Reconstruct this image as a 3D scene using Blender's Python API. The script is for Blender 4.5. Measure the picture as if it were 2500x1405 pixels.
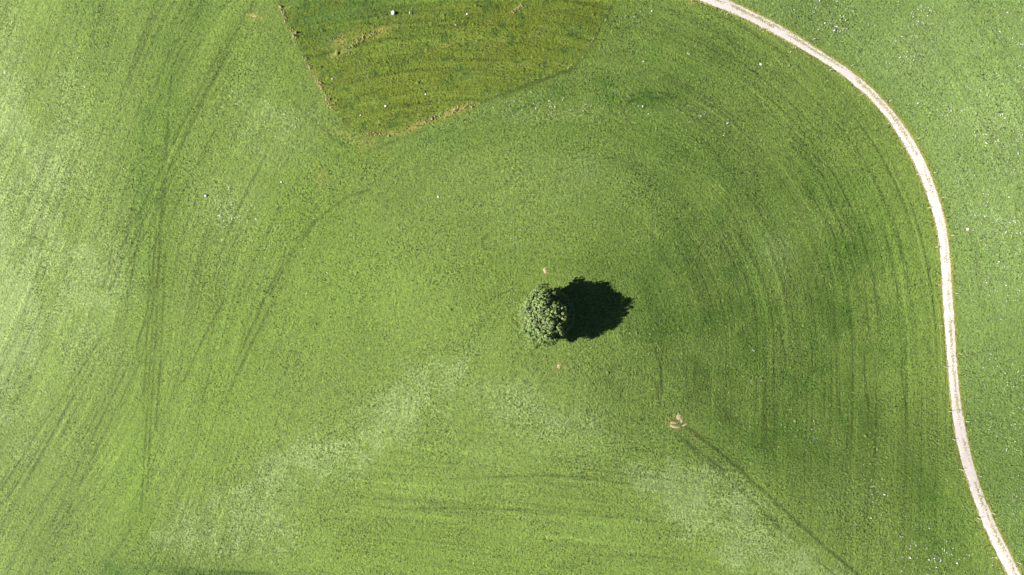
import bpy, bmesh, math, random
import numpy as np
from mathutils import Vector, Matrix

random.seed(7); rng = np.random.default_rng(11)
S = bpy.context.scene
for o in list(bpy.data.objects): bpy.data.objects.remove(o)
COL = S.collection

# ------------------------------------------------------------------ camera, sky, sun, exposure
CAM_Z = 173.0
LENS = 24.0
cam_d = bpy.data.cameras.new('camera'); cam = bpy.data.objects.new('camera', cam_d); COL.objects.link(cam)
cam.location = (0, 0, CAM_Z); cam.rotation_euler = (0, 0, 0)
cam_d.lens = LENS; cam_d.sensor_width = 36.0; cam_d.clip_start = 1.0; cam_d.clip_end = 3000
S.camera = cam

SUN_EL = math.radians(36.0); SUN_HEAD = math.radians(7.0)         # light travels towards +x, a little to +y
sun_dir = Vector((math.cos(SUN_EL)*math.cos(SUN_HEAD), math.cos(SUN_EL)*math.sin(SUN_HEAD), -math.sin(SUN_EL)))
w = bpy.data.worlds.new('World'); S.world = w; w.use_nodes = True
nt = w.node_tree; bg = nt.nodes['Background']
sky = nt.nodes.new('ShaderNodeTexSky'); sky.sky_type = 'NISHITA'; sky.sun_disc = False
sky.sun_elevation = SUN_EL; sky.sun_rotation = math.atan2(-sun_dir.x, -sun_dir.y)
sky.altitude = 900; sky.air_density = 0.4; sky.dust_density = 0.2
nt.links.new(sky.outputs[0], bg.inputs[0]); bg.inputs[1].default_value = 0.05
sd = bpy.data.lights.new('sun', 'SUN'); sd.energy = 5.0; sd.angle = math.radians(0.5); sd.color = (1.0, 0.96, 0.89)
so = bpy.data.objects.new('sun', sd); COL.objects.link(so); so.rotation_euler = sun_dir.to_track_quat('-Z', 'Y').to_euler()
so.location = (-120, -20, 120)
S.view_settings.view_transform = 'Standard'; S.view_settings.look = 'None'
S.view_settings.gamma = 1.0; S.view_settings.use_curve_mapping = False
S.view_settings.exposure = 1.82

# ------------------------------------------------------------------ helpers
MPP = 36.0/LENS*CAM_Z/2500.0                                         # metres per photo pixel on the level z = 0
def px2m(px, py): return ((np.asarray(px, float)-1250.0)*MPP, (702.5-np.asarray(py, float))*MPP)

_grids = {}
def vnoise(x, y, scale, seed):
    """smooth value noise in 0..1"""
    if seed not in _grids: _grids[seed] = np.random.default_rng(seed).random((256, 256))
    g = _grids[seed]
    u = x/scale+1000.0; v = y/scale+1000.0
    i = np.floor(u).astype(int); j = np.floor(v).astype(int); fu = u-i; fv = v-j
    fu = fu*fu*fu*(fu*(fu*6-15)+10); fv = fv*fv*fv*(fv*(fv*6-15)+10)
    i0 = i % 256; i1 = (i+1) % 256; j0 = j % 256; j1 = (j+1) % 256
    return (g[j0, i0]*(1-fu)+g[j0, i1]*fu)*(1-fv)+(g[j1, i0]*(1-fu)+g[j1, i1]*fu)*fv
def fbm(x, y, scale, seed, octs=4):
    t = 0; a = 1; n = 0
    for k in range(octs):
        t = t+a*vnoise(x, y, scale/2**k, seed+k); n += a; a *= .55
    return t/n
def sstep(a, b, x):
    t = np.clip((x-a)/(b-a), 0, 1); return t*t*(3-2*t)

# ------------------------------------------------------------------ the lie of the land: a grassy knoll
SX = [-2500, -900, -300, 0, 200, 380, 600, 900, 1150, 1320, 1500, 1700, 1950, 2200, 2320, 2420, 2600, 3200, 5000]
SY = [-2500, -500, 0, 250, 500, 750, 1000, 1250, 1405, 2000, 4000]
SL = [
 [.00, .08, .14, .14, .10, .06, .06, .02, .00, .00, -.05, -.04, -.06, -.02, .03, .05, .07, .05, .00],
 [.00, .08, .16, .16, .11, .05, .07, -.02, -.04, -.05, -.08, -.06, -.07, -.02, .04, .06, .08, .05, .00],
 [.00, .08, .20, .20, .12, .02, .07, -.05, -.06, -.07, -.11, -.09, -.09, -.02, .05, .08, .09, .05, .00],
 [.00, .08, .22, .22, .15, .02, .08, -.02, -.03, -.04, -.16, -.15, -.15, -.04, .06, .09, .09, .05, .00],
 [.00, .08, .23, .23, .17, .04, .09, .08, .05, .00, -.10, -.15, -.22, -.11, .03, .09, .09, .05, .00],
 [.00, .08, .24, .24, .17, .06, .09, .10, .08, .00, -.20, -.22, -.26, -.15, .00, .07, .08, .05, .00],
 [.00, .08, .21, .21, .17, .07, .12, .12, .09, .03, -.18, -.23, -.25, -.19, -.02, .02, .05, .05, .00],
 [.00, .08, .18, .18, .11, .06, .11, .10, .10, .09, .05, .05, -.07, -.18, -.05, .01, .03, .04, .00],
 [.00, .08, .14, .14, .06, .03, .08, .06, .07, .08, .06, .06, .02, -.14, -.04, .00, .02, .04, .00],
 [.00, .06, .10, .10, .06, .05, .06, .05, .04, .03, .02, .00, -.02, -.08, -.05, -.02, .00, .02, .00],
 [.00, .00, .00, .00, .00, .00, .00, .00, .00, .00, .00, .00, .00, .00, .00, .00, .00, .00, .00]]
RIDGE = [-16, -9, -4.5, -2.6, -1.0, 0, -0.4, -1.8, -3.0, -9, -16]                          # height of each row where it passes the tree
HS = 2.0; HN = 500; HE = HS*HN/2                                          # height samples: 2 m apart over 1 km
def build_heights():
    ax = (np.arange(HN)-HN/2)*HS
    X, Y = px2m(SX, SY)
    def smooth_lerp(t, T, V):                                              # monotone smoothing of a table
        return np.interp(t, T, V)
    rows = np.stack([smooth_lerp(ax, X, r) for r in SL])                   # rows x HN
    Ys = Y[::-1]
    sl = np.stack([np.interp(ax, Ys, rows[::-1, k]) for k in range(HN)], 1)   # [y, x]
    def blur(a, s):
        r = int(s*3/HS); k = np.exp(-.5*(np.arange(-r, r+1)*HS/s)**2); k /= k.sum()
        p = np.pad(a, ((r, r), (r, r)), 'edge')
        p = np.apply_along_axis(lambda m: np.convolve(m, k, 'valid'), 0, p)
        return np.apply_along_axis(lambda m: np.convolve(m, k, 'valid'), 1, p)
    sl = blur(sl, 6.0)
    h = np.cumsum(sl, 1)*HS
    k0 = int((px2m(1320, 0)[0])/HS+HN/2)
    ridge = np.interp(ax, Ys, RIDGE[::-1])
    h = h-h[:, k0:k0+1]+ridge[:, None]
    h = blur(h, 5.0)
    gx, gy = np.meshgrid(ax, ax)
    h += 0.5*(fbm(gx, gy, 34, 40, 2)-.5)+0.22*(fbm(gx, gy, 11, 44, 2)-.5)    # gentle unevenness
    # uneven hollows on the slope beyond the tree
    hx, hy = px2m(1690, 800); msk = np.exp(-((gx-hx)/30)**2-((gy-hy)/34)**2)
    h += msk*(1.0*(fbm(gx+.5*gy, gy*.6, 9, 48, 2)-.5))
    return h
HGT = build_heights()
def ground(x, y):
    """height of the ground, C2-smooth (cubic B-spline over the samples)"""
    x = np.asarray(x, float); y = np.asarray(y, float)
    u = np.clip(x/HS+HN/2, 2, HN-4); v = np.clip(y/HS+HN/2, 2, HN-4)
    i = np.floor(u).astype(int); j = np.floor(v).astype(int); a = u-i; b = v-j
    def wts(t): return [(1-t)**3/6, (3*t**3-6*t*t+4)/6, (-3*t**3+3*t*t+3*t+1)/6, t**3/6]
    wa = wts(a); wb = wts(b); z = 0
    for q in range(4):
        for p in range(4):
            z = z+wa[p]*wb[q]*HGT[j+q-1, i+p-1]
    return z
def at(px, py):
    """the point of the ground seen at a place of the photograph"""
    X, Y = px2m(px, py); z = np.zeros_like(np.asarray(X, float))
    for _ in range(12):
        f = (CAM_Z-z)/CAM_Z; z = ground(X*f, Y*f)
    f = (CAM_Z-z)/CAM_Z
    return np.stack([X*f, Y*f, z], -1)
def photo_xy(x, y):
    z = ground(x, y); f = CAM_Z/(CAM_Z-z)
    return 1250+x*f/MPP, 702.5-y*f/MPP

# ------------------------------------------------------------------ materials
def new_mat(name):
    m = bpy.data.materials.new(name); m.use_nodes = True
    n = m.node_tree.nodes; l = m.node_tree.links
    return m, n, l, n['Principled BSDF']
def node(n, t, **kw):
    o = n.new(t)
    for k, v in kw.items(): setattr(o, k, v)
    return o
def math_n(n, l, op, a, b=None, clamp=False):
    o = n.new('ShaderNodeMath'); o.operation = op; o.use_clamp = clamp
    for k, v in ((0, a), (1, b)):
        if v is None: continue
        if isinstance(v, (int, float)): o.inputs[k].default_value = v
        else: l.new(v, o.inputs[k])
    return o.outputs[0]
def ramp(n, l, src, pts):
    r = n.new('ShaderNodeValToRGB'); e = r.color_ramp.elements
    while len(e) < len(pts): e.new(.5)
    for k, (p, c) in enumerate(pts):
        e[k].position = p; e[k].color = c if len(c) == 4 else (*c, 1)
    l.new(src, r.inputs[0]); return r.outputs[0]
def mixc(n, l, fac, a, b, mode='MIX'):
    o = n.new('ShaderNodeMix'); o.data_type = 'RGBA'; o.blend_type = mode
    for k, v in ((0, fac), (6, a), (7, b)):
        if isinstance(v, (int, float)): o.inputs[k].default_value = v
        elif isinstance(v, tuple): o.inputs[k].default_value = (*v, 1)
        else: l.new(v, o.inputs[k])
    return o.outputs[2]

def grass_ground_material():
    m, n, l, b = new_mat('meadow_grass')
    tint = node(n, 'ShaderNodeAttribute', attribute_name='tint').outputs['Color']
    pos = node(n, 'ShaderNodeNewGeometry').outputs['Position']
    def noise(vec, scale, det=3, rough=.6):
        t = node(n, 'ShaderNodeTexNoise'); t.inputs['Scale'].default_value = scale
        t.inputs['Detail'].default_value = det; t.inputs['Roughness'].default_value = rough
        l.new(vec, t.inputs['Vector']); return t.outputs['Fac']
    fine = noise(pos, 3.6, 4, .75); mid = noise(pos, .55, 3, .6); clump = noise(pos, 1.5, 2, .5); tus = noise(pos, 2.3, 2, .6)
    pit = ramp(n, l, noise(pos, 1.9, 1, .5), [(.31, (1, 1, 1)), (.38, (0, 0, 0))])      # scattered gaps between the tussocks
    # swaths left by the mower: long thin streaks along three directions
    st = None
    for nm in ('swath_a', 'swath_b', 'swath_c'):
        a = node(n, 'ShaderNodeAttribute', attribute_name=nm)
        sep = node(n, 'ShaderNodeSeparateXYZ'); l.new(a.outputs['Vector'], sep.inputs[0])
        cmb = node(n, 'ShaderNodeCombineXYZ'); l.new(sep.outputs[0], cmb.inputs[0]); l.new(math_n(n, l, 'MULTIPLY', sep.outputs[1], .022), cmb.inputs[1])
        t0 = noise(cmb.outputs[0], 1.0, 1, .6)
        t = ramp(n, l, t0, [(.33, (.15, .15, .15)), (.42, (.5, .5, .5)), (.58, (.5, .5, .5)), (.66, (.80, .80, .80))])
        cmb2 = node(n, 'ShaderNodeCombineXYZ'); l.new(math_n(n, l, 'MULTIPLY', sep.outputs[0], .30), cmb2.inputs[0]); l.new(math_n(n, l, 'MULTIPLY', sep.outputs[1], .02), cmb2.inputs[1])
        t = math_n(n, l, 'ADD', t, math_n(n, l, 'MULTIPLY', math_n(n, l, 'SUBTRACT', noise(cmb2.outputs[0], 1.0, 2, .6), .5), .9))
        v = math_n(n, l, 'MULTIPLY', math_n(n, l, 'SUBTRACT', t, .5), sep.outputs[2])
        # broken up across their length by the tussocks
        v = math_n(n, l, 'MULTIPLY', v, math_n(n, l, 'ADD', .35, math_n(n, l, 'MULTIPLY', tus, 1.3)))
        st = v if st is None else math_n(n, l, 'ADD', st, v)
    rough = ramp(n, l, noise(pos, .06, 3, .6), [(.36, (.55, .55, .55)), (.66, (1.35, 1.35, 1.35))])     # closer and shaggier stretches of sward
    tus = math_n(n, l, 'ADD', .5, math_n(n, l, 'MULTIPLY', math_n(n, l, 'SUBTRACT', tus, .5), rough))
    pit = math_n(n, l, 'MULTIPLY', pit, rough)
    trk = node(n, 'ShaderNodeAttribute', attribute_name='track').outputs['Fac']
    tone = math_n(n, l, 'ADD', 1.0, math_n(n, l, 'MULTIPLY', math_n(n, l, 'SUBTRACT', fine, .5), 2.0))
    tone = math_n(n, l, 'ADD', tone, math_n(n, l, 'MULTIPLY', math_n(n, l, 'SUBTRACT', tus, .5), 1.8))
    tone = math_n(n, l, 'ADD', tone, math_n(n, l, 'MULTIPLY', math_n(n, l, 'SUBTRACT', clump, .5), .7))
    tone = math_n(n, l, 'ADD', tone, math_n(n, l, 'MULTIPLY', math_n(n, l, 'SUBTRACT', mid, .5), .35))
    tone = math_n(n, l, 'ADD', tone, math_n(n, l, 'MULTIPLY', st, .62))
    trk = math_n(n, l, 'MULTIPLY', trk, ramp(n, l, tus, [(.28, (.15, .15, .15)), (.55, (1, 1, 1))]))
    tone = math_n(n, l, 'MULTIPLY', tone, math_n(n, l, 'SUBTRACT', 1.0, math_n(n, l, 'MULTIPLY', trk, .55)))
    tone = math_n(n, l, 'MULTIPLY', tone, math_n(n, l, 'SUBTRACT', 1.0, math_n(n, l, 'MULTIPLY', pit, .5)))
    # pale speckles where 'pale' allows: paler grasses, and painted sunlight on the left slope
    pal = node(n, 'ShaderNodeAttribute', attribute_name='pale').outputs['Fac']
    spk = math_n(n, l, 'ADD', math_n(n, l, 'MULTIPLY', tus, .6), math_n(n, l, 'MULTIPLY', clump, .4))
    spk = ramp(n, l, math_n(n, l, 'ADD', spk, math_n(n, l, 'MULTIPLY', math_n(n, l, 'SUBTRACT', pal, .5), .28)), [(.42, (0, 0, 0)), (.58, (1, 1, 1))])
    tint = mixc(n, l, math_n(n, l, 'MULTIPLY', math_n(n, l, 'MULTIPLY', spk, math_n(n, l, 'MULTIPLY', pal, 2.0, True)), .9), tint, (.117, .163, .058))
    cmb = node(n, 'ShaderNodeCombineXYZ')
    for k in range(3): l.new(tone, cmb.inputs[k])
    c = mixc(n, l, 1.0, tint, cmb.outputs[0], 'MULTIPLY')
    # yellower and bluer grasses in small patches
    c2 = mixc(n, l, 1.0, c, (1.16, 1.0, .62), 'MULTIPLY')
    f2 = ramp(n, l, clump, [(.45, (0, 0, 0)), (.7, (1, 1, 1))])
    c = mixc(n, l, math_n(n, l, 'MULTIPLY', f2, .6), c, c2)
    l.new(c, b.inputs['Base Color'])
    b.inputs['Roughness'].default_value = .85; b.inputs['Specular IOR Level'].default_value = .15
    hgt = math_n(n, l, 'ADD', math_n(n, l, 'MULTIPLY', fine, .22), math_n(n, l, 'MULTIPLY', clump, .24))
    hgt = math_n(n, l, 'ADD', hgt, math_n(n, l, 'MULTIPLY', tus, .22))
    hgt = math_n(n, l, 'SUBTRACT', hgt, math_n(n, l, 'MULTIPLY', pit, .10))
    hgt = math_n(n, l, 'ADD', hgt, math_n(n, l, 'MULTIPLY', st, .12))
    hgt = math_n(n, l, 'SUBTRACT', hgt, math_n(n, l, 'MULTIPLY', trk, .08))
    bp = node(n, 'ShaderNodeBump'); bp.inputs['Strength'].default_value = 1.0; bp.inputs['Distance'].default_value = 1.0
    l.new(hgt, bp.inputs['Height']); l.new(bp.outputs[0], b.inputs['Normal'])
    return m
M_GRASS = grass_ground_material()

def tint_material(name, rough=.8, spec=.2, trans=0.0):
    """colour comes from the 'tint' attribute of each tuft or leaf"""
    m, n, l, b = new_mat(name)
    a = node(n, 'ShaderNodeAttribute', attribute_name='tint').outputs['Color']
    l.new(a, b.inputs['Base Color']); b.inputs['Roughness'].default_value = rough
    b.inputs['Specular IOR Level'].default_value = spec
    if trans:
        b.inputs['Subsurface Weight'].default_value = 0
        t = node(n, 'ShaderNodeBsdfTranslucent'); l.new(a, t.inputs[0])
        mx = node(n, 'ShaderNodeMixShader'); mx.inputs[0].default_value = trans
        l.new(b.outputs[0], mx.inputs[1]); l.new(t.outputs[0], mx.inputs[2])
        l.new(mx.outputs[0], n['Material Output'].inputs[0])
    return m
M_TUFT = tint_material('grass_tufts'); M_LEAF = tint_material('tree_leaves', .5, .3, .14); M_FLOWER = tint_material('flower_heads', .7, .2)

def noise_material(name, c1, c2, scale, rough=.9, bump=.02, stretch=None, detail=5):
    m, n, l, b = new_mat(name)
    tc = node(n, 'ShaderNodeTexCoord'); vec = tc.outputs['Object']
    if stretch:
        mp = node(n, 'ShaderNodeMapping'); mp.inputs['Scale'].default_value = stretch; l.new(vec, mp.inputs[0]); vec = mp.outputs[0]
    t = node(n, 'ShaderNodeTexNoise'); t.inputs['Scale'].default_value = scale; t.inputs['Detail'].default_value = detail; t.inputs['Roughness'].default_value = .65
    l.new(vec, t.inputs['Vector'])
    l.new(ramp(n, l, t.outputs['Fac'], [(.3, c1), (.7, c2)]), b.inputs['Base Color'])
    b.inputs['Roughness'].default_value = rough; b.inputs['Specular IOR Level'].default_value = .2
    bp = node(n, 'ShaderNodeBump'); bp.inputs['Distance'].default_value = bump; l.new(t.outputs['Fac'], bp.inputs['Height']); l.new(bp.outputs[0], b.inputs['Normal'])
    return m
M_WOOD = noise_material('weathered_wood', (.27, .245, .21), (.44, .41, .36), 9, .85, .01, (1, 1, .12))
M_WOOD_DARK = noise_material('grey_wood', (.10, .085, .065), (.26, .22, .17), 9, .85, .01, (1, 1, .12))
M_STONE = noise_material('pale_stone', (.42, .41, .39), (.68, .67, .66), 5, .9, .03)
M_PLASTIC = noise_material('white_plastic', (.74, .74, .74), (.80, .80, .79), 3, .5, .002)
M_SOIL = noise_material('bare_soil', (.17, .14, .07), (.34, .28, .19), 2.4, .95, .06)
M_BARK = noise_material('bark', (.035, .028, .02), (.09, .075, .055), 6, .95, .06, (1, 1, .25))
def gravel_material():
    m, n, l, b = new_mat('pale_gravel')
    pos = node(n, 'ShaderNodeNewGeometry').outputs['Position']
    t = node(n, 'ShaderNodeTexNoise'); t.inputs['Scale'].default_value = 1.1; t.inputs['Detail'].default_value = 8; t.inputs['Roughness'].default_value = .7
    l.new(pos, t.inputs['Vector'])
    c = ramp(n, l, t.outputs['Fac'], [(.3, (.285, .245, .228)), (.65, (.365, .33, .315))])
    v = node(n, 'ShaderNodeTexVoronoi'); v.inputs['Scale'].default_value = 14; l.new(pos, v.inputs['Vector'])
    l.new(mixc(n, l, .12, c, v.outputs['Color'], 'OVERLAY'), b.inputs['Base Color'])
    b.inputs['Roughness'].default_value = .95; b.inputs['Specular IOR Level'].default_value = .2
    bp = node(n, 'ShaderNodeBump'); bp.inputs['Distance'].default_value = .02; l.new(v.outputs['Distance'], bp.inputs['Height']); l.new(bp.outputs[0], b.inputs['Normal'])
    return m
M_GRAVEL = gravel_material()

# ------------------------------------------------------------------ object helpers
def link(name, me, mat=None, parent=None, loc=None, label=None, cat=None, group=None, kind=None):
    o = bpy.data.objects.new(name, me); COL.objects.link(o)
    if mat is not None and me is not None and not me.materials: me.materials.append(mat)
    if parent is not None: o.parent = parent
    if loc is not None: o.location = loc
    tag(o, label, cat, group, kind); return o
def tag(o, label=None, cat=None, group=None, kind=None):
    for k, v in (('label', label), ('category', cat), ('group', group), ('kind', kind)):
        if v: o[k] = v
def mesh_np(name, V, F, smooth=False):
    """V (n,3), F (m,k) with one k: fast mesh"""
    me = bpy.data.meshes.new(name); V = np.asarray(V, np.float32); F = np.asarray(F, np.int32); k = F.shape[1]
    me.vertices.add(len(V)); me.vertices.foreach_set('co', V.ravel())
    me.loops.add(F.size); me.loops.foreach_set('vertex_index', F.ravel())
    me.polygons.add(len(F)); me.polygons.foreach_set('loop_start', np.arange(0, F.size, k, dtype=np.int32))
    if smooth: me.polygons.foreach_set('use_smooth', np.ones(len(F), bool))
    me.update(calc_edges=True); return me
def attr_col(me, name, C):
    a = me.attributes.new(name, 'FLOAT_COLOR', 'POINT'); C = np.asarray(C, np.float32)
    a.data.foreach_set('color', np.concatenate([C, np.ones((len(C), 1), np.float32)], 1).ravel())
def attr_vec(me, name, C):
    a = me.attributes.new(name, 'FLOAT_VECTOR', 'POINT'); a.data.foreach_set('vector', np.asarray(C, np.float32).ravel())
def attr_f(me, name, C):
    a = me.attributes.new(name, 'FLOAT', 'POINT'); a.data.foreach_set('value', np.asarray(C, np.float32).ravel())
def bm_mesh(name, bm, smooth=False):
    me = bpy.data.meshes.new(name); bm.to_mesh(me); bm.free()
    if smooth:
        for p in me.polygons: p.use_smooth = True
    return me

# ------------------------------------------------------------------ lines of the photograph
PATH_L = [(1380, -110), (1560, -55), (1702, 2), (1780, 30), (1860, 68), (1940, 112), (2020, 158), (2110, 230), (2158, 281), (2197, 338), (2235, 409), (2255, 456), (2276, 518), (2289, 571), (2296, 629), (2298, 662), (2301, 725), (2305, 787), (2310, 850), (2315, 920), (2322, 982), (2327, 1038), (2339, 1100), (2348, 1133), (2360, 1173), (2377, 1224), (2395, 1275), (2422, 1332), (2446, 1379), (2457, 1404), (2500, 1500), (2550, 1620)]
PATH_R = [(1400, -135), (1600, -78), (1778, 0), (1850, 34), (1905, 62), (1948, 87), (2020, 136), (2100, 188), (2166, 254), (2199, 293), (2230, 340), (2252, 379), (2278, 439), (2299, 501), (2314, 571), (2321, 629), (2323, 662), (2327, 725), (2331, 787), (2334, 850), (2340, 920), (2347, 982), (2357, 1040), (2369, 1100), (2375, 1133), (2387, 1173), (2407, 1224), (2429, 1279), (2457, 1335), (2481, 1377), (2493, 1405), (2540, 1500), (2592, 1620)]
def densify(pts, step):
    P = at([p[0] for p in pts], [p[1] for p in pts])[:, :2]
    d = np.r_[0, np.cumsum(np.linalg.norm(np.diff(P, axis=0), axis=1))]
    s = np.linspace(0, d[-1], max(2, int(d[-1]/step)))
    # Catmull-Rom through the points
    out = []
    for t in s:
        i = min(np.searchsorted(d, t, 'right')-1, len(P)-2); u = (t-d[i])/(d[i+1]-d[i])
        p0 = P[max(i-1, 0)]; p1 = P[i]; p2 = P[i+1]; p3 = P[min(i+2, len(P)-1)]
        out.append(.5*((2*p1)+(-p0+p2)*u+(2*p0-5*p1+4*p2-p3)*u*u+(-p0+3*p1-3*p2+p3)*u**3))
    return np.array(out)
def smooth_line(P, k):
    w_ = np.ones(2*k+1)/(2*k+1)
    Q = np.pad(P, ((k, k), (0, 0)), 'edge'); R = np.stack([np.convolve(Q[:, c], w_, 'valid') for c in (0, 1)], 1)
    R[:k] = P[:k]; R[-k:] = P[-k:]; return R
pl = smooth_line(densify(PATH_L, .4), 12)
pr = densify(PATH_R, .4)
pr = smooth_line(pr[np.linspace(0, len(pr)-1, len(pl)).astype(int)], 12)
# pair the edges: nearest point of the right edge for each left point, then smooth
near = np.array([np.argmin(((pr-p)**2).sum(1)) for p in pl]); pr2 = smooth_line(pr[near], 8)
path_c = (pl+pr2)/2; path_hw = np.linalg.norm(pr2-pl, axis=1)/2
path_t = np.gradient(path_c, axis=0); path_t /= np.linalg.norm(path_t, axis=1)[:, None]
path_n = np.stack([-path_t[:, 1], path_t[:, 0]], 1)
if np.mean(((pr2-pl)*path_n).sum(1)) < 0: path_n = -path_n             # points to the outer (right) side
path_hw = np.convolve(np.pad(path_hw, 10, 'edge'), np.ones(21)/21, 'valid')

def line_dist(x, y, poly):
    """distance of many points to a polyline given in metres"""
    best = np.full(x.shape, 1e9)
    for (ax, ay), (bx, by) in zip(poly[:-1], poly[1:]):
        dx, dy = bx-ax, by-ay; t = np.clip(((x-ax)*dx+(y-ay)*dy)/(dx*dx+dy*dy+1e-9), 0, 1)
        best = np.minimum(best, np.hypot(x-ax-t*dx, y-ay-t*dy))
    return best
def path_offset(x, y):
    """signed offset from the middle of the path (+ is the outer side) and half width there"""
    out = np.empty(x.shape); hw = np.empty(x.shape); C = path_c[::3]; N = path_n[::3]; W = path_hw[::3]
    for k in range(0, len(x), 20000):
        xs = x[k:k+20000]; ys = y[k:k+20000]
        i = np.argmin((xs[:, None]-C[None, :, 0])**2+(ys[:, None]-C[None, :, 1])**2, 1)
        out[k:k+20000] = (xs-C[i, 0])*N[i, 0]+(ys-C[i, 1])*N[i, 1]; hw[k:k+20000] = W[i]
    return out, hw
PASTURE = [(680, -160), (684, 15), (692, 38), (719, 87), (742, 135), (760, 168), (782, 207), (806, 257), (837, 292), (868, 318), (901, 329), (959, 326), (1011, 308), (1108, 271), (1212, 234), (1328, 191), (1386, 169), (1422, 142), (1447, 99), (1477, 53), (1505, 0), (1560, -160)]
def inside(X, Y, poly):
    r = np.zeros(X.shape, bool); n = len(poly)
    for i in range(n):
        x1, y1 = poly[i]; x2, y2 = poly[(i+1) % n]
        if y1 == y2: continue
        r ^= ((y1 > Y) != (y2 > Y)) & (X < (x2-x1)*(Y-y1)/(y2-y1)+x1)
    return r
TRACKS = [  # wheel ruts, photograph coordinates
 [(1668, 1036), (1740, 1090), (1800, 1140), (1870, 1205), (1960, 1285), (2090, 1400), (2180, 1480)],
 [(1655, 1062), (1722, 1124), (1781, 1173), (1841, 1227), (1930, 1308), (2048, 1413), (2140, 1495)],
 [(1690, 1050), (1760, 1108), (1830, 1165)], [(1672, 1072), (1720, 1112), (1770, 1150)],
 [(382, 500), (376, 650), (372, 800), (362, 960), (352, 1120), (345, 1250)],
 [(398, 440), (392, 560), (386, 700), (380, 850)],
 [(120, 1300), (190, 1140), (270, 980), (330, 860), (360, 760)], [(140, 1310), (210, 1150), (290, 990), (345, 880)],
 [(0, 1200), (90, 1060), (180, 930), (250, 820)], [(20, 1215), (110, 1070), (200, 945), (265, 840)],
 [(250, 700), (320, 560), (400, 400), (470, 260), (540, 120)], [(268, 706), (338, 566), (418, 408), (488, 268), (556, 130)],
 [(590, 860), (640, 740), (700, 630), (770, 540), (850, 480), (905, 462)],
 [(1510, 260), (1525, 238), (1560, 228), (1610, 226), (1650, 238)], [(1520, 275), (1535, 250), (1570, 240), (1615, 240)],
 [(900, 372), (940, 352), (1040, 320)], [(690, 225), (730, 262), (790, 318), (850, 360)],
 [(1800, 560), (1850, 660), (1900, 760), (1920, 880)], [(1930, 350), (2010, 430), (2070, 540), (2110, 680), (2125, 820)], [(1950, 340), (2035, 425), (2095, 540), (2135, 680), (2150, 820)],
 [(1900, 390), (1980, 470), (2035, 570), (2070, 700), (2085, 830)], [(2160, 560), (2190, 700), (2205, 860), (2215, 1010)],
 [(2010, 560), (2035, 700), (2045, 860), (2050, 1000)], [(2110, 860), (2120, 980), (2140, 1110)],
 [(380, 1385), (470, 1390), (560, 1396), (680, 1402)], [(400, 1398), (520, 1404), (640, 1410)],
 [(1230, 232), (1335, 194), (1390, 175), (1424, 148), (1447, 106), (1462, 80)], [(1485, 45), (1500, 5), (1506, -30)], [(1180, 250), (1280, 212), (1336, 192), (1388, 171), (1422, 146)],
 [(1090, 1170), (1300, 1160), (1480, 1165)], [(1020, 1240), (1300, 1245), (1600, 1275)],
 [(405, 620), (398, 760), (392, 900), (380, 1050)], [(368, 560), (364, 700), (358, 850), (350, 1000)], [(412, 300), (404, 420), (398, 520)], [(420, 180), (408, 320), (396, 460), (388, 600)], [(388, 640), (382, 780), (374, 930), (366, 1060), (360, 1200)],
 [(60, 1180), (150, 1020), (215, 900)], [(160, 1260), (235, 1095), (300, 985)], [(100, 640), (60, 760), (10, 860)], [(320, 640), (370, 540), (430, 420)], [(550, 980), (610, 850), (655, 760)], [(450, 930), (500, 820), (550, 730)], [(660, 720), (720, 610), (760, 560)], [(560, 560), (600, 470), (650, 380)],
 [(1560, 900), (1600, 930), (1612, 990)], [(1600, 850), (1615, 900), (1618, 960)],
 [(1190, 575), (1176, 590), (1182, 606), (1210, 610)],
]
def blob(PX, PY, lst):
    t = np.zeros(PX.shape)
    for b in lst:
        x0, y0, sx, sy = b[:4]; ang = math.radians(b[4]) if len(b) > 4 else 0; a = b[5] if len(b) > 5 else 1
        c, s = math.cos(ang), math.sin(ang); dx, dy = PX-x0, PY-y0
        t = np.maximum(t, a*np.exp(-((dx*c+dy*s)/sx)**2-((-dx*s+dy*c)/sy)**2))
    return t
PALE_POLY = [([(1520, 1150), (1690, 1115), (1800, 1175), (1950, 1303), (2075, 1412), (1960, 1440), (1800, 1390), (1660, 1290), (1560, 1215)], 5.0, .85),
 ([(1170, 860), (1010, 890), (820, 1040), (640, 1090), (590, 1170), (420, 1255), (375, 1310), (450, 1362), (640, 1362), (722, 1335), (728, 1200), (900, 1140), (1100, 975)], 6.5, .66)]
PALE_AND_SUN = [(0, 650, 150, 420, 0, .8), (0, 250, 90, 250, 0, .7), (90, 450, 120, 300, 20, .5),  # left-edge entries paint sunlight onto the slope facing the sun; others are paler grass
        (180, 720, 160, 220, 20, .5), (1330, 280, 180, 28, 3, .32), (1350, 430, 260, 80, 0, .35), (640, 300, 110, 120, 0, .5), (1900, 620, 60, 70, 0, .4), (2050, 1200, 60, 60, 0, .2), (560, 480, 90, 90, 0, .4), (1350, 1000, 300, 150, 0, .4)]
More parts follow.
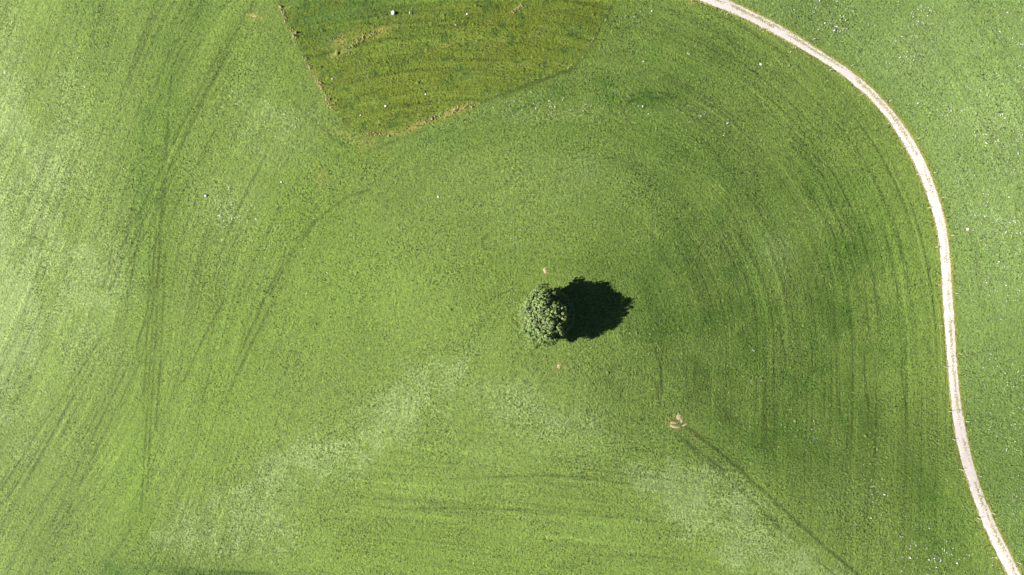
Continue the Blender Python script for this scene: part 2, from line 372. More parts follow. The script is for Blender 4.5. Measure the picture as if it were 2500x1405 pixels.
DEEP_AND_SHADE = [(1270, 262, 130, 16, -20, .55), (1400, 205, 110, 24, -25, .65), (1500, 110, 40, 90, 20, .5), (1560, 240, 110, 30, 0, .9), (1480, 205, 130, 28, -15, .8), (390, 300, 60, 260, 8, .6), (2010, 900, 130, 260, 0, .75), (2060, 620, 90, 240, -8, .6), (1950, 440, 90, 140, -30, .5),  # entries right of the tree paint slope shade; the rest is darker lush grass
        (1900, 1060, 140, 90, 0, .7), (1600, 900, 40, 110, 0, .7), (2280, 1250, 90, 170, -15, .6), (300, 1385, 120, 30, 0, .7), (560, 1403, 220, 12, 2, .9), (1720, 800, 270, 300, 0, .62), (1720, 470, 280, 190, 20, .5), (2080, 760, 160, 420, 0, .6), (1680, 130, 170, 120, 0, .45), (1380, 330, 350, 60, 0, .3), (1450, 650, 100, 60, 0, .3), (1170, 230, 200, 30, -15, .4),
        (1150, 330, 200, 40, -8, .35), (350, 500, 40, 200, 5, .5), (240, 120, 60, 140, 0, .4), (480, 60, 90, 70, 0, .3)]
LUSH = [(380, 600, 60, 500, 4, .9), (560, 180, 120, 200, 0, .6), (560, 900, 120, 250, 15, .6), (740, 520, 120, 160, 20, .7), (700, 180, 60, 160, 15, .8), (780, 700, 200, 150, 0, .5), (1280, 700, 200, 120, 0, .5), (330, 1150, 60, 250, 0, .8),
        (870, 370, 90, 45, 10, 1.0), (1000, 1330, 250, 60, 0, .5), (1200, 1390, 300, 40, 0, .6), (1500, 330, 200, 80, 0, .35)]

# ------------------------------------------------------------------ ground sheets
def axis(core, step, end):
    a = list(np.arange(-core, core+step/2, step)); s = step
    out = []
    v = core
    while v < end:
        s = min(s*1.25, 12); v += s; out.append(v)
    return np.array([-q for q in out[::-1]]+a+out)
gx = axis(152, .36, 470); gy = axis(88, .36, 470)
NX, NY = len(gx), len(gy)
X2, Y2 = np.meshgrid(gx, gy); gX = X2.ravel(); gY = Y2.ravel(); gZ = ground(gX, gY)
PX, PY = photo_xy(gX, gY)
core = (np.abs(gX) < 156) & (np.abs(gY) < 92)
ci = np.where(core)[0]
off = np.full(gX.shape, 60.0); hwv = np.full(gX.shape, 1.4)
off, hwv = path_offset(gX, gY)
mask_p = inside(PX, PY, PASTURE)
track = np.zeros(gX.shape)
for t in TRACKS:
    P = at([p[0] for p in t], [p[1] for p in t])[:, :2]
    bb = (gX > P[:, 0].min()-2) & (gX < P[:, 0].max()+2) & (gY > P[:, 1].min()-2) & (gY < P[:, 1].max()+2)
    ii = np.where(bb)[0]
    wob = .25*(vnoise(gX[ii], gY[ii], 6, 91)-.5)
    d = line_dist(gX[ii]+wob, gY[ii]+wob, P)
    track[ii] = np.maximum(track[ii], np.exp(-(d/(.36 if t[0][0] in (1668, 1660) else .34))**2)*((.9 if t[0][0] in (1668, 1660, 1690, 1672) else .35)+.8*vnoise(gX[ii], gY[ii], 3.5, 92)))
n1 = fbm(gX, gY, 26, 60, 5); n2 = fbm(gX, gY, 9, 70, 4); n3 = fbm(gX, gY, 3.2, 80, 4)
C_BASE = np.array([.077, .117, .0240]); C_PALE = np.array([.106, .152, .053]); C_DEEP = np.array([.043, .083, .012]); C_LUSH = np.array([.071, .115, .017])  # C_DEEP and C_PALE also carry the painted shade and sun of the slopes
C_OLIVE = np.array([.067, .092, .0085]); C_DRY = np.array([.160, .148, .042]); C_OUT = np.array([.080, .126, .033])
def mix(a, b, f): return a*(1-f[:, None])+b*f[:, None]
col = np.tile(C_BASE, (len(gX), 1))
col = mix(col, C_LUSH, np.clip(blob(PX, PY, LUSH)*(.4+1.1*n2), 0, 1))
pale = np.clip(blob(PX, PY, PALE_AND_SUN)*(.55+.7*sstep(.32, .68, n2*.6+n3*.4)), 0, 1)+.10*n2
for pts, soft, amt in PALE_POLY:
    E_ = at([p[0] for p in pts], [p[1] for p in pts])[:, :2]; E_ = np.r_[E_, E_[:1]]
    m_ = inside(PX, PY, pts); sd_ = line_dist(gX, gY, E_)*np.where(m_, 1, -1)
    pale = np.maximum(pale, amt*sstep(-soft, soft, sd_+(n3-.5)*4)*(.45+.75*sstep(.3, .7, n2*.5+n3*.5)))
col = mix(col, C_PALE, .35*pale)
col = mix(col, C_DEEP, np.clip(blob(PX, PY, DEEP_AND_SHADE)*(.3+1.3*sstep(.3, .7, n2*.6+n3*.4)), 0, 1))
outer = sstep(0, 2.5, off-hwv)*(off < 130)
col = mix(col, C_OUT*1.0, outer*.85)
col = mix(col, C_PALE, outer*np.clip(blob(PX, PY, [(2420, 380, 160, 420, 0, .5), (2300, 120, 260, 150, 0, .4)])*(.3+1.3*n2), 0, 1))
col = mix(col, C_DEEP, outer*np.clip(blob(PX, PY, [(2460, 1150, 90, 350, 0, .22)])*(.3+1.3*n2), 0, 1))
# olive pasture, greener towards its upper left corner
inp = np.zeros(gX.shape); pedge = at([p[0] for p in PASTURE], [p[1] for p in PASTURE])[:, :2]
pd = line_dist(gX, gY, pedge[1:-1])*np.where(mask_p, 1, -1)
pw = np.interp(PX, [780, 860, 960, 1200, 1400, 1500], [.8, 2.2, 1.8, 2.4, 3.0, 4.5])                        # the olive grass fades out softly on the right
inp = sstep(-1, 1, pd/pw+(n3-.5)*2.2)*np.where(PY > 345, 0, 1)
pale *= 1-inp
col = mix(col, C_OLIVE, inp*(.7+.3*n2))
col = mix(col, C_DEEP*.95, inp*np.clip(blob(PX, PY, [(770, 45, 110, 75, -20, 1.0), (890, 10, 110, 50, -15, .9), (1010, 5, 60, 30, 0, .4), (1400, 90, 60, 60, 0, .25), (1000, 90, 90, 30, -20, .3)])*(.2+1.5*sstep(.3, .7, n3)), 0, 1))
col = mix(col, C_BASE*np.array([.95, .9, .8]), inp*sstep(.50, .72, n3)*.5)
col = mix(col, C_DEEP*.7, inp*sstep(.60, .75, fbm(gX, gY, 2.2, 130, 3))*.8)
# dry grass along the fence, the worn verges of the path and a few yellowed places
DRY = [(1655, 1030, 28, 18, 15, .3), (1330, 662, 10, 14, 20, .22), (1364, 895, 12, 11, 0, .22), (1690, 1060, 30, 8, 38, .2), (862, 345, 45, 12, 30, .3), (895, 362, 35, 20, 10, .25), (850, 92, 45, 10, -25, .5), (830, 125, 25, 9, -40, .35), (690, 40, 10, 22, 30, .5), (1250, 26, 20, 5, -30, .6), (930, 75, 30, 10, -30, .5), (1105, 272, 45, 7, -18, .7),
       (1020, 306, 30, 6, -25, .7), (780, 205, 6, 35, -25, .7), (805, 255, 6, 14, -25, .8), (950, 326, 40, 4, 0, .6), (1690, 6, 8, 6, 0, .6), (785, 440, 12, 20, 0, .25), (628, 41, 30, 7, 10, .35), (1180, 60, 60, 8, -15, .18), (1090, 112, 40, 6, -15, .22), (1290, 160, 40, 6, 0, .15), (1240, 100, 60, 5, -10, .15)]
col = mix(col, C_DRY, np.clip(blob(PX, PY, DRY)*(.15+1.7*sstep(.35, .65, n3)), 0, 1))
ev = off-hwv; iv = -off-hwv
col = mix(col, C_DRY*np.array([1.0, 1.0, .75]), np.clip(sstep(.75, .1, ev)*(ev > -1)*.75*(.5+.9*n3), 0, 1)*(off > 0))
col = mix(col, C_DRY*np.array([.75, .85, .6]), np.clip(np.exp(-((iv-.75)/.35)**2)*.45*(.3+1.2*n2), 0, 1)*(off < 0))
col *= (.86+.28*n1)[:, None]
# directions of the mowing
ang = math.radians(66)
pm = np.stack([(PX-1250)*MPP, (702.5-PY)*MPP], 1)
dyl = pm[:, 1]-(702.5-650)*MPP
ua = pm[:, 0]*.93-.42*dyl+22*np.tanh(dyl/22)*.30*np.exp(-((PX-390)/210)**2)+2.5*(vnoise(gX, gY, 40, 150)-.5); va = pm[:, 0]*math.cos(ang)+pm[:, 1]*math.sin(ang)
cx, cy = (1330-1250)*MPP, (702.5-855)*MPP
rr = np.hypot(pm[:, 0]-cx, np.maximum(pm[:, 1]-cy, 0)+.18*np.minimum(pm[:, 1]-cy, 0)); aa = np.arctan2(pm[:, 1]-cy, pm[:, 0]-cx)*60
pcx, pcy = (1110-1250)*MPP, (702.5-560)*MPP
rp = np.hypot((pm[:, 0]-pcx)*.62, pm[:, 1]-pcy)
ub = np.where(mask_p, rp*.9, rr)+1.5*(vnoise(gX, gY, 30, 151)-.5)
aa = np.where(mask_p, pm[:, 0], aa)
uc = -pm[:, 1]+.12*-pm[:, 0]+2.0*(vnoise(gX, gY, 40, 152)-.5)
ma = sstep(950, 500, PX)*.95; mc = sstep(900, 1150, PY)*sstep(500, 900, PX)*sstep(2050, 1750, PX)*.8
mb = sstep(1450, 1800, PX)*(1-mc)*(off < 0)*1.1+.55*(off > 0)+ .35*sstep(450, 800, PX)*sstep(1800, 1450, PX)*(1-mc)
mb *= 1-.45*sstep(950, 1200, PY)
mb = np.where(mask_p, 1.25, mb)
allF = (np.arange(NX*NY).reshape(NY, NX))
quads = np.stack([allF[:-1, :-1], allF[:-1, 1:], allF[1:, 1:], allF[1:, :-1]], -1).reshape(-1, 4)
fq_p = mask_p[quads].sum(1) >= 2
fq_o = (off[quads].mean(1) > 0) & ~fq_p
V = np.stack([gX, gY, gZ], 1)
for nm, sel in (('meadow', ~fq_p & ~fq_o), ('pasture', fq_p), ('flower_meadow', fq_o)):
    q = quads[sel]; used = np.unique(q); remap = np.zeros(len(V), int); remap[used] = np.arange(len(used))
    me = mesh_np(nm, V[used], remap[q], True)
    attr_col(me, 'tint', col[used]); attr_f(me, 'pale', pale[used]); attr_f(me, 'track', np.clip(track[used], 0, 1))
    attr_vec(me, 'swath_a', np.stack([ua, va, ma], 1)[used]); attr_vec(me, 'swath_b', np.stack([ub, aa, mb], 1)[used]); attr_vec(me, 'swath_c', np.stack([uc, pm[:, 0], mc], 1)[used])
    link(nm, me, M_GRASS, kind='structure')

# gravel path: a slightly crowned ribbon with ragged edges, 3 cm above the soil
def build_path():
    K = len(path_c); cols = 9; Vp = []
    wl = path_hw+.22*(vnoise(np.arange(K)*.4, np.zeros(K), 1.3, 201)-.5)+.16*(vnoise(np.arange(K)*.4, np.zeros(K), .5, 202)-.5)
    wr = path_hw+.22*(vnoise(np.arange(K)*.4, np.zeros(K), 1.5, 203)-.5)+.14*(vnoise(np.arange(K)*.4, np.zeros(K), .5, 204)-.5)
    for c in range(cols):
        f = c/(cols-1)*2-1
        o_ = np.where(f < 0, f*wl, f*wr); P = path_c+path_n*o_[:, None]
        z = ground(P[:, 0], P[:, 1])+.035*(1-f*f)+(.012 if abs(f) < 1 else -.01)
        Vp.append(np.stack([P[:, 0], P[:, 1], z], 1))
    Vp = np.stack(Vp, 1).reshape(-1, 3); I = np.arange(K*cols).reshape(K, cols)
    F = np.stack([I[:-1, :-1], I[:-1, 1:], I[1:, 1:], I[1:, :-1]], -1).reshape(-1, 4)
    a, b, c = Vp[F[0, 0]], Vp[F[0, 1]], Vp[F[0, 2]]
    if np.cross(b-a, c-a)[2] < 0: F = F[:, ::-1]
    link('path', mesh_np('path', Vp, F, True), M_GRAVEL, kind='structure')
build_path()

# bare places trodden or dug in the grass: thin lumpy sheets of soil
def soil(px, py, rx, ry, ang, seed):
    r = np.random.default_rng(seed); c = at(px, py); n = 26; rings = 5; Vv = []; F = []
    ph = np.arange(n)/n*2*math.pi
    out = 1+.35*(vnoise(np.cos(ph)*2, np.sin(ph)*2, 1.0, 300+seed)-.5)*2+.15*r.normal(size=n)
    ca, sa = math.cos(math.radians(ang)), math.sin(math.radians(ang))
    for k in range(rings+1):
        f = k/rings
        for i in range(n):
            x = rx*MPP*f*out[i]*math.cos(ph[i]); y = ry*MPP*f*out[i]*math.sin(ph[i])
            X, Y = x*ca-y*sa, x*sa+y*ca
            Vv.append((c[0]+X, c[1]+Y, float(ground(c[0]+X, c[1]+Y))+(.05*(1-f*f)+.03*r.random() if k < rings else -.01)))
    for k in range(rings):
        for i in range(n): F.append((k*n+i, (k+1)*n+i, (k+1)*n+(i+1) % n, k*n+(i+1) % n))
    link('bare_soil', mesh_np('bare_soil', Vv, F, True), M_SOIL, kind='structure')
for k, a in enumerate([(1330, 661, 4, 7, 20), (1364, 895, 5, 5, 0), (1657, 1018, 6, 8, 30), (1646, 1042, 14, 3.2, -12), (1672, 1038, 8, 3, 15), (1644, 1033, 8, 2.2, 0), (1664, 1028, 3, 5, 20), (622, 40, 5, 1.6, 5), (640, 44, 3.5, 1.3, 20), (1262, 20, 6, 1.6, 35)]):
    soil(*a, k)

# ------------------------------------------------------------------ scattered small growth (stuff)
def tuft_mesh(name, P, R, Hh, C, sides=5, lean=.25, seed=0):
    r = np.random.default_rng(seed); N = len(P)
    a0 = r.random(N)*6.283; Vv = np.zeros((N, sides+1, 3), np.float32)
    for k in range(sides):
        a = a0+k*6.283/sides; rad = R*(.7+.6*r.random(N))
        Vv[:, k, 0] = P[:, 0]+np.cos(a)*rad; Vv[:, k, 1] = P[:, 1]+np.sin(a)*rad; Vv[:, k, 2] = P[:, 2]-.03
    Vv[:, sides, :2] = P[:, :2]+r.normal(size=(N, 2))*(Hh*lean)[:, None]; Vv[:, sides, 2] = P[:, 2]+Hh
    base = (np.arange(N)*(sides+1))[:, None]
    F = np.concatenate([np.concatenate([base+k, base+(k+1) % sides, base+sides], 1) for k in range(sides)])
    me = mesh_np(name, Vv.reshape(-1, 3), F, False)
    attr_col(me, 'tint', np.repeat(C, sides+1, 0)); return me
def sample_col(x, y):
    i = np.clip(np.searchsorted(gx, x), 1, NX-1); j = np.clip(np.searchsorted(gy, y), 1, NY-1)
    return col[j*NX+i]
N = 90000
tx = rng.uniform(-150, 150, N); ty = rng.uniform(-86, 86, N)
dens = fbm(tx, ty, 7, 400, 3); tpx, tpy = photo_xy(tx, ty)
to, thw = path_offset(tx, ty)
keep = (rng.random(N) < .25+1.1*sstep(.4, .7, dens)) & (np.abs(to) > thw+.3)
tx, ty = tx[keep], ty[keep]; tc = sample_col(tx, ty)
sz = rng.gamma(3, .06, len(tx))
tm = tuft_mesh('grass', np.stack([tx, ty, ground(tx, ty)], 1), .10+sz*.55, .04+sz*.42, tc*(.85+.4*rng.random((len(tx), 1))), 5, .3, 5)
link('grass', tm, M_TUFT, kind='stuff')
# coarse darker tussocks inside the pasture
N = 1500; q = at(rng.uniform(690, 1500, N), rng.uniform(-10, 330, N)); qx, qy = photo_xy(q[:, 0], q[:, 1])
k = inside(qx, qy, PASTURE) & (rng.random(N) < .2+sstep(.45, .7, fbm(q[:, 0], q[:, 1], 5, 420, 3))); q = q[k]
s_ = rng.gamma(3, .1, len(q))
link('pasture_tussocks', tuft_mesh('pasture_tussocks', q, .14+s_*.6, .06+s_*.5, sample_col(q[:, 0], q[:, 1])*(.65+.45*rng.random((len(q), 1))), 6, .35, 6), M_TUFT, kind='stuff')
# long dry grass under the fence of the pasture
FENCE_W = [(684, 15), (692, 38), (719, 87), (730, 108)], [(742, 135), (760, 168)], [(776, 195), (782, 207), (806, 257), (812, 266)], [(895, 328), (959, 327)], [(985, 318), (1011, 308), (1060, 290)], [(1070, 285), (1108, 271), (1150, 256)], [(812, 98), (830, 92)], [(846, 118), (880, 98), (915, 82)], [(835, 140), (855, 128)], [(1250, 28), (1274, 16)]
dp = []; 
for seg in FENCE_W:
    L = densify(seg, .10)
    for _ in range(2): dp.append(L+rng.normal(size=L.shape)*.33)
dp = np.concatenate(dp); dp = dp[rng.random(len(dp)) < .5*sstep(.3, .65, vnoise(dp[:, 0], dp[:, 1], 2.5, 430))+.06]
s_ = rng.gamma(4, .07, len(dp)); dc = np.array([.175, .165, .055])*(.55+.7*rng.random((len(dp), 1)))*np.array([1, 1, 1.1])
link('dry_grass', tuft_mesh('dry_grass', np.stack([dp[:, 0], dp[:, 1], ground(dp[:, 0], dp[:, 1])], 1), .08+s_*.4, .10+s_*.9, dc, 5, .3, 8), M_TUFT, kind='stuff')
# the grassy strip in the middle of the path
K = len(path_c); N = 15000; i = rng.integers(0, K, N)
arc = i*.4
cent = np.interp(arc, np.linspace(0, K*.4, 8), [.20, .32, .22, .25, .15, .20, .28, .25])*path_hw[i]
offp = cent+rng.normal(size=N)*.26
pp = path_c[i]+path_n[i]*offp[:, None]+path_t[i]*rng.uniform(-.2, .2, N)[:, None]
gp = sstep(.35, .62, fbm(arc, offp*4, 5.5, 450, 3))
gp = gp*np.interp(arc, np.linspace(0, K*.4, 12), [.5, .9, 1, 1, .8, .45, .5, .8, .5, .45, .55, .3])
k = rng.random(N) < gp*.85; pp = pp[k]
# and the turf that creeps in over both edges
N2 = 9000; i2 = rng.integers(0, K, N2); sd2 = np.where(rng.random(N2) < .5, -1, 1); e2 = path_c[i2]+path_n[i2]*(sd2*(path_hw[i2]+.08-np.abs(rng.normal(size=N2))*.16))[:, None]+path_t[i2]*rng.uniform(-.2, .2, N2)[:, None]
e2 = e2[rng.random(N2) < .15+.9*sstep(.45, .7, vnoise(i2*.4, sd2*9.0, 2.2, 460))]; pp = np.concatenate([pp, e2]); s_ = rng.gamma(3, .035, len(pp))
link('path_grass', tuft_mesh('path_grass', np.stack([pp[:, 0], pp[:, 1], ground(pp[:, 0], pp[:, 1])+.05], 1), .07+s_*.6, .03+s_*.25, np.array([.145, .145, .055])*(.6+.8*rng.random((len(pp), 1))), 5, .3, 9), M_TUFT, kind='stuff')
# white flower heads on thin stalks
def flowers():
    P = []
    def add(px, py): 
        q = at(px, py); P.append(q)
    N = 9000; px = rng.uniform(1900, 2560, N); py = rng.uniform(-30, 1440, N); q = at(px, py)
    o_, h_ = path_offset(q[:, 0], q[:, 1])
    d = sstep(.42, .66, fbm(q[:, 0], q[:, 1], 8, 500, 3))*1.1+.08
    d *= sstep(2.0, 9.0, o_-h_)
    d *= np.clip(.25+blob(px, py, [(2200, 110, 220, 160, 0, 1.0), (2440, 450, 80, 350, 0, .6), (2400, 950, 80, 350, 0, .55), (2450, 1200, 70, 200, 0, .8)]), 0, 1.1)
    P.append(q[rng.random(N) < d*.95])
    for (x0, y0, sx, sy, n) in [(560, 515, 28, 26, 40), (720, 290, 26, 22, 22), (640, 300, 60, 50, 25), (1290, 262, 70, 16, 40), (1440, 268, 90, 14, 30), (1690, 290, 60, 25, 20), (2130, 1215, 20, 35, 24), (2270, 1360, 50, 35, 50), (1985, 1050, 5, 14, 8), (2230, 1330, 60, 40, 30), (160, 380, 60, 90, 25), (110, 110, 90, 90, 18), (1900, 130, 50, 40, 14), (1560, 60, 20, 30, 10), (1630, 180, 60, 60, 12), (1270, 555, 20, 20, 10), (700, 550, 120, 90, 30), (1100, 30, 120, 40, 10), (30, 790, 40, 40, 15), (90, 950, 80, 120, 20), (1880, 880, 30, 80, 8), (2428, 1372, 12, 12, 9), (1250, 1230, 500, 120, 18)]:
        P.append(at(rng.normal(x0, sx, n), rng.normal(y0, sy, n)))
    P = np.concatenate(P); Vv = []; F = []; C = []; nb = 0
    for p in P:
        big = rng.gamma(2.2, .5)
        for _ in range(rng.integers(1, 4)):
            x = p[0]+rng.normal()*.16; y = p[1]+rng.normal()*.16; z = float(ground(x, y)); h = .2+.25*rng.random(); r_ = (.035+.04*rng.random())*(.7+.5*big)
            tl = rng.normal(size=2)*.25; a0 = rng.random()*6
            Vv.append((x, y, z+h+.04))
            for q in range(6):
                a = a0+q*1.047; Vv.append((x+math.cos(a)*r_, y+math.sin(a)*r_, z+h+r_*(tl[0]*math.cos(a)+tl[1]*math.sin(a))))
            Vv += [(x, y, z+h), (x+.015, y, z-.02), (x-.015, y+.01, z-.02)]
            for q in range(6): F.append((nb, nb+1+q, nb+1+(q+1) % 6))
            F.append((nb+7, nb+8, nb+9)); w_ = .28+.28*rng.random()
            C += [(w_, w_, w_*.93)]*7+[(.05, .09, .02)]*3; nb += 10
    me = mesh_np('white_flowers', Vv, F); attr_col(me, 'tint', C); link('white_flowers', me, M_FLOWER, kind='stuff')
flowers()

# ------------------------------------------------------------------ the tree
def tube(bm, pts, radii, seg=9):
    rings = []
    for k, p in enumerate(pts):
        p = Vector(p); d = (Vector(pts[min(k+1, len(pts)-1)])-Vector(pts[max(k-1, 0)])).normalized()
        a = d.orthogonal().normalized(); b = d.cross(a)
        rings.append([bm.verts.new(p+(a*math.cos(q/seg*6.28318)+b*math.sin(q/seg*6.28318))*radii[k]*(1+.08*math.sin(q*2.3+k))) for q in range(seg)])
    for k in range(len(rings)-1):
        for q in range(seg): bm.faces.new((rings[k][q], rings[k][(q+1) % seg], rings[k+1][(q+1) % seg], rings[k+1][q]))
    bm.faces.new(rings[-1]); bm.faces.new(rings[0][::-1])
def make_tree():
    B = at(1329, 768); root = link('broadleaf_tree', None, loc=Vector(B))
    tag(root, 'single round leafy tree casting a long dark shadow on the knoll', 'tree')
    r = np.random.default_rng(77)
    bm = bmesh.new(); tube(bm, [(0, 0, -.4), (0, 0, .2), (.05, .02, 1.2), (.0, .08, 2.6), (-.1, .0, 4.2), (0, 0, 6.5), (.1, 0, 9)], [.62, .5, .40, .36, .30, .2, .08], 12)
    link('trunk', bm_mesh('trunk', bm, True), M_BARK, root)
    CZ = 6.7; AX, AY, AZ = 6.15, 6.6, 5.3
    for k in range(11):
        a = k*2.4+r.random()*.5; el = .15+.9*r.random(); z0 = 1.9+3.6*k/11; L = 3.6+1.2*r.random()
        d = np.array([math.cos(a)*math.cos(el), math.sin(a)*math.cos(el), math.sin(el)])
        bm = bmesh.new(); p0 = np.array([0, 0, z0]); pts = [p0+d*L*t+np.array([0, 0, .5*t*t])+r.normal(size=3)*.12*t for t in np.linspace(0, 1, 6)]
        tube(bm, [tuple(p) for p in pts], list(np.linspace(.16, .03, 6)), 7)
        for s in range(3):
            q = pts[2+s]; d2 = d+r.normal(size=3)*.6; d2 /= np.linalg.norm(d2)
            tube(bm, [tuple(q), tuple(q+d2*.8), tuple(q+d2*1.6+np.array([0, 0, .2]))], [.06, .04, .015], 5)
        link('limb', bm_mesh('limb', bm, True), M_BARK, root)
    # crown: leafy sprays set over and inside lobed masses, the taller one on the sunny side
    cen = []; nor = []; siz = []; deep = []
    for (x, y, z, ax_, ay_, az_, count, seed) in [(-.75, -.15, 6.5, 5.6, 6.6, 5.4, 1900, 1), (2.2, .1, 4.9, 4.6, 5.6, 3.6, 620, 2), (.6, 3.0, 5.4, 4.2, 3.3, 3.6, 260, 3), (.2, -4.2, 5.0, 4.0, 2.6, 3.4, 220, 4)]:
        u = r.normal(size=(count, 3)); u /= np.linalg.norm(u, axis=1)[:, None]
        # spread them evenly: a few rounds of pushing apart
        for _ in range(6):
            d2 = u@u.T; np.fill_diagonal(d2, -1); near_ = np.argsort(-d2, 1)[:, :4]
            push = (u[:, None]-u[near_]); u = u+push.sum(1)*.12; u /= np.linalg.norm(u, axis=1)[:, None]
        lw = 1.0 if seed == 1 else .35
        lob = 1+lw*.20*(fbm(u[:, 0]*3+u[:, 2]*1.7, u[:, 1]*3-u[:, 2]*1.3, 1.0, 600+seed, 2)-.5)*2+lw*.14*(vnoise(u[:, 0]*8+u[:, 2]*3, u[:, 1]*8+u[:, 2]*2, 1.0, 610+seed)-.5)*2
        rad = .93+.14*r.random(count)
        E = np.array([ax_, ay_, az_]); c = u*E*(rad*lob)[:, None]; n_ = u/E; n_ /= np.linalg.norm(n_, axis=1)[:, None]
        cen.append(c+np.array([x, y, z])); nor.append(n_); siz.append(.18+.23*r.random(count)); deep.append(np.zeros(count, bool))
        k_ = int(count*.4); u2 = r.normal(size=(k_, 3)); u2 /= np.linalg.norm(u2, axis=1)[:, None]
        cen.append(u2*E*(.50+.34*r.random((k_, 1)))+np.array([x, y, z])); nor.append(u2); siz.append(.45+.3*r.random(k_)); deep.append(np.ones(k_, bool))
    cen = np.concatenate(cen); un = np.concatenate(nor); size = np.concatenate(siz); deep = np.concatenate(deep)
    ok = cen[:, 2] > 1.5; cen, un, size, deep = cen[ok], un[ok], size[ok], deep[ok]
    Ms = len(cen); per = 30
    ci_ = np.repeat(np.arange(Ms), per); n = len(ci_)
    lp = r.normal(size=(n, 3)); lp /= np.linalg.norm(lp, axis=1)[:, None]
    P = cen[ci_]+lp*(size[ci_]*(.65+.4*r.random(n)))[:, None]
    nr = lp*.75+un[ci_]*.7+np.array([-.7, -.1, .55])+r.normal(size=(n, 3))*.22; nr /= np.linalg.norm(nr, axis=1)[:, None]
    t1 = np.cross(nr, r.normal(size=(n, 3))); t1 /= np.linalg.norm(t1, axis=1)[:, None]; t2 = np.cross(nr, t1)
    l1 = ((.09+.06*r.random(n))*np.where(deep[ci_], 1.9, 1.0))[:, None]; l2 = l1*.68
    Vv = np.stack([P-t1*l1, P+t2*l2+nr*.01, P+t1*l1, P-t2*l2+nr*.01], 1)
    F = np.arange(n*4).reshape(n, 4)
    cc = np.array([.104, .150, .036])*(.70+.55*r.random((Ms, 1)))
    cc[:, 0] *= .9+.2*r.random(Ms)
    C = np.repeat(cc[ci_]*(.85+.3*r.random((n, 1))), 4, 0)
    me = mesh_np('crown', Vv.reshape(-1, 3), F); attr_col(me, 'tint', C); link('crown', me, M_LEAF, root)
make_tree()

# ------------------------------------------------------------------ fence posts
def post_mesh(k):
    r = random.Random(900+k); bm = bmesh.new(); h = 1.32+.16*r.random(); w_ = .052+.016*r.random()
    lx, ly = r.uniform(-.05, .05), r.uniform(-.05, .05)
    tube(bm, [(0, 0, -.3), (0, 0, .0), (lx*.5, ly*.5, h*.5), (lx, ly, h-.05), (lx, ly, h)], [w_, w_, w_*.96, w_*.92, w_*.6], 8)
    return bm_mesh('fence_post', bm)
POST_ME = [post_mesh(k) for k in range(6)]
for me in POST_ME: me.materials.append(M_WOOD)
dark_me = POST_ME[0].copy(); dark_me.materials.clear(); dark_me.materials.append(M_WOOD_DARK)
ORD = ['first', 'second', 'third', 'fourth', 'fifth', 'sixth', 'seventh', 'eighth', 'ninth', 'tenth', 'eleventh', 'twelfth', 'thirteenth', 'fourteenth', 'fifteenth', 'sixteenth', 'seventeenth', 'eighteenth', 'nineteenth', 'twentieth', 'twenty-first']
def post(px, py, label, group, k, scale=1.0, dark=False):
    p = at(px, py); o = bpy.data.objects.new('fence_post', dark_me if dark else POST_ME[k % 6]); COL.objects.link(o)
    rr_ = random.Random(k*17+len(label)); o.location = Vector(p); o.rotation_euler = (rr_.uniform(-.05, .05), rr_.uniform(-.05, .05), rr_.uniform(0, 6.28)); o.scale = (1, 1, scale)
    tag(o, label, 'fence post', group)
INNER = [(1759, 31), (1773, 37), (1856, 73), (1954, 125), (2025, 173), (2101, 233), (2166, 304), (2205, 360), (2238, 427), (2265, 508), (2284, 604), (2291, 696), (2296, 796), (2306, 896), (2316, 1004), (2325, 1072), (2342, 1146), (2385, 1264)]
OUTER = [(1879, 41), (1984, 98), (2078, 162), (2171, 248), (2239, 340), (2280, 422), (2301, 483), (2322, 575), (2333, 717), (2342, 864), (2359, 1029), (2388, 1161), (2422, 1252), (2483, 1373)]
for k, p in enumerate(INNER):
    post(*p, ('dark stubby fence post' if k == 3 else 'pale fence post')+f' inside the gravel path bend, {ORD[k]} from the top of the path', 'posts along the inner side of the gravel path', k, .7 if k == 3 else 1.0, k == 3)
for k, p in enumerate(OUTER):
    post(*p, f'pale fence post on the flowery side of the gravel path, {ORD[k]} from the top', 'posts along the outer side of the gravel path', k+3)
WEST = [(692, 38), (719, 88), (742, 136), (760, 168), (782, 207), (807, 258), (837, 291)]
for k, p in enumerate(WEST):
    post(*p, f'weathered post on the left edge of the olive pasture, {ORD[k]} from the top', 'posts of the olive pasture fence', k+1, 1.1)
SOUTH = [(901, 329), (959, 326), (1011, 308), (1108, 271), (1212, 234), (1328, 191)]
for k, p in enumerate(SOUTH):
    post(*p, f'weathered post on the lower edge of the olive pasture, {ORD[k]} from its lower left corner', 'posts of the olive pasture fence', k+2, 1.15)
EAST = [(1386, 169), (1422, 142), (1447, 99), (1477, 53)]
for k, p in enumerate(EAST):
    post(*p, f'pale post on the right edge of the olive pasture, {ORD[k]} from its lower right corner', 'posts of the olive pasture fence', k+4, 1.35)
post(895, 58, 'single post inside the olive pasture, left of the white drum', 'posts of the olive pasture fence', 3, 1.1)
post(1688, 4, 'lone post on yellowed grass left of the gravel path at the top edge', 'posts along the inner side of the gravel path', 5)

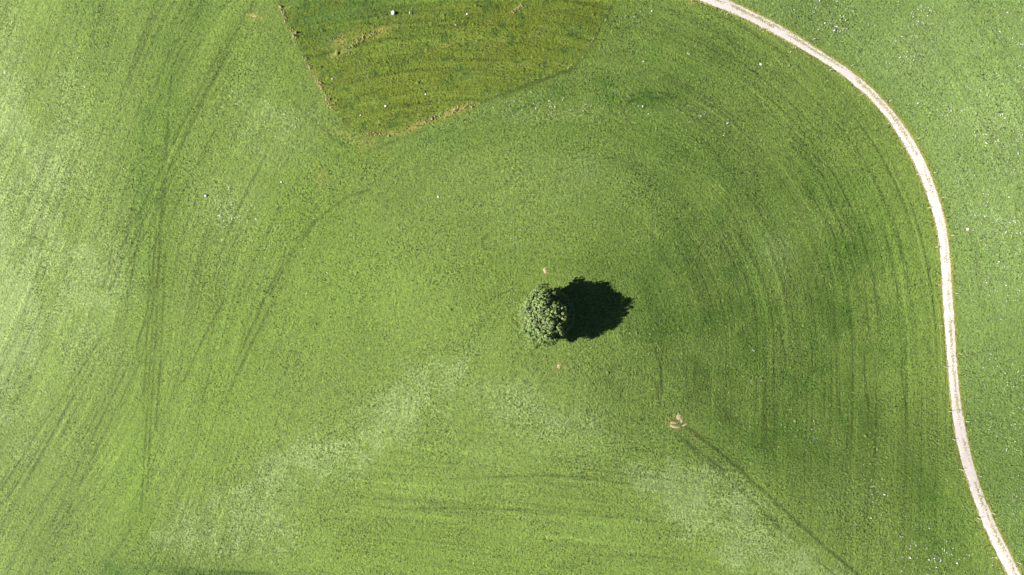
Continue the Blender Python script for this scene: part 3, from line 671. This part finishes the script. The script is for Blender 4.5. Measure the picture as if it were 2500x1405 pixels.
# ------------------------------------------------------------------ stones, drum, stump, branch
def stone(px, py, sx, sy, sz, label, seed, mat=M_STONE):
    p = at(px, py); bm = bmesh.new(); bmesh.ops.create_icosphere(bm, subdivisions=3, radius=1)
    r = np.random.default_rng(seed); dirs = r.normal(size=(9, 3)); dirs /= np.linalg.norm(dirs, axis=1)[:, None]; cut = .62+.3*r.random(9)
    for v in bm.verts:
        c = np.array(v.co)
        for d, q in zip(dirs, cut):
            e = c@d
            if e > q: c = c-d*(e-q)*.85
        v.co = Vector((c[0]*sx, c[1]*sy, (c[2]+.35)*sz))
    o = link('stone', bm_mesh('stone', bm), mat, loc=Vector(p)); o.rotation_euler.z = r.random()*6; tag(o, label, 'stone', 'pale stones lying in the grass')
stone(503, 478, .42, .36, .42, 'white boulder on the left slope beside a patch of white flowers', 1)
stone(942, 260, .30, .28, .28, 'largest white stone in the lower half of the olive pasture', 2)
stone(880, 282, .17, .15, .14, 'small white stone near the lower left corner of the olive pasture', 3)
stone(1039, 231, .20, .17, .18, 'white stone near the lower middle of the olive pasture, above the fence bend', 4)
stone(811, 193, .17, .15, .14, 'small white stone just inside the left fence of the olive pasture', 5)
stone(1070, 481, .30, .24, .2, 'pale flat stone alone on plain grass between the pasture and the tree', 6)
stone(687, 445, .26, .22, .22, 'pale stone right of the white boulder on the left slope', 7)
stone(1857, 158, .34, .28, .22, 'pale stone in the grass inside the upper path bend', 8)
stone(1140, 35, .26, .22, .2, 'pale stone near the top of the olive pasture, right of the white drum', 9)
def drum():
    p = at(960, 33); root = link('water_drum', None, loc=Vector(p)); tag(root, 'round white drum standing in the upper part of the olive pasture', 'drum')
    bm = bmesh.new(); prof = [(.0, .0), (.40, .0), (.43, .08), (.43, .26), (.455, .28), (.455, .32), (.43, .34), (.43, .56), (.41, .62), (.38, .62)]
    seg = 28; rings = []
    for r_, z in prof[1:]:
        rings.append([bm.verts.new((r_*math.cos(q/seg*6.28318), r_*math.sin(q/seg*6.28318), z-.03)) for q in range(seg)])
    for k in range(len(rings)-1):
        for q in range(seg): bm.faces.new((rings[k][q], rings[k][(q+1) % seg], rings[k+1][(q+1) % seg], rings[k+1][q]))
    bm.faces.new(rings[0][::-1]); link('drum_body', bm_mesh('drum_body', bm, False), M_PLASTIC, root)
    bm = bmesh.new(); rings = []
    for r_, z in [(.395, .575), (.395, .60), (.2, .615), (.03, .62)]:
        rings.append([bm.verts.new((r_*math.cos(q/seg*6.28318), r_*math.sin(q/seg*6.28318), z)) for q in range(seg)])
    for k in range(len(rings)-1):
        for q in range(seg): bm.faces.new((rings[k][q], rings[k][(q+1) % seg], rings[k+1][(q+1) % seg], rings[k+1][q]))
    bm.faces.new(rings[-1]); link('lid', bm_mesh('lid', bm, True), M_PLASTIC, root)
drum()
def stump():
    p = at(2362, 560); bm = bmesh.new()
    tube(bm, [(0, 0, -.2), (0, 0, .05), (.02, .0, .3), (.02, 0, .42), (.02, 0, .44)], [.36, .30, .26, .25, .22], 14)
    o = link('tree_stump', bm_mesh('tree_stump', bm), M_WOOD, loc=Vector(p)); o.scale = (.9, 1.25, 1); tag(o, 'pale squat stump in the flowery meadow right of the gravel path', 'stump')
stump()
def branch():
    p = at(2427, 1363); bm = bmesh.new(); m = MPP
    pts = [(-8, -3), (-4, -1), (0, -1.5), (4, -2), (8, -3), (9.5, -6)]
    tube(bm, [(a*m, b*m+.3, .14+.08*math.sin(i*2)) for i, (a, b) in enumerate(pts)], [.03, .06, .07, .07, .06, .03], 7)
    tube(bm, [(4*m, -2*m+.3, .18), (6*m, 1*m+.3, .3), (7*m, 2.5*m+.3, .5)], [.05, .04, .02], 6)
    o = link('fallen_branch', bm_mesh('fallen_branch', bm), M_WOOD, loc=Vector(p)); tag(o, 'bleached fallen branch beside the lowest stretch of the gravel path', 'branch')
branch()
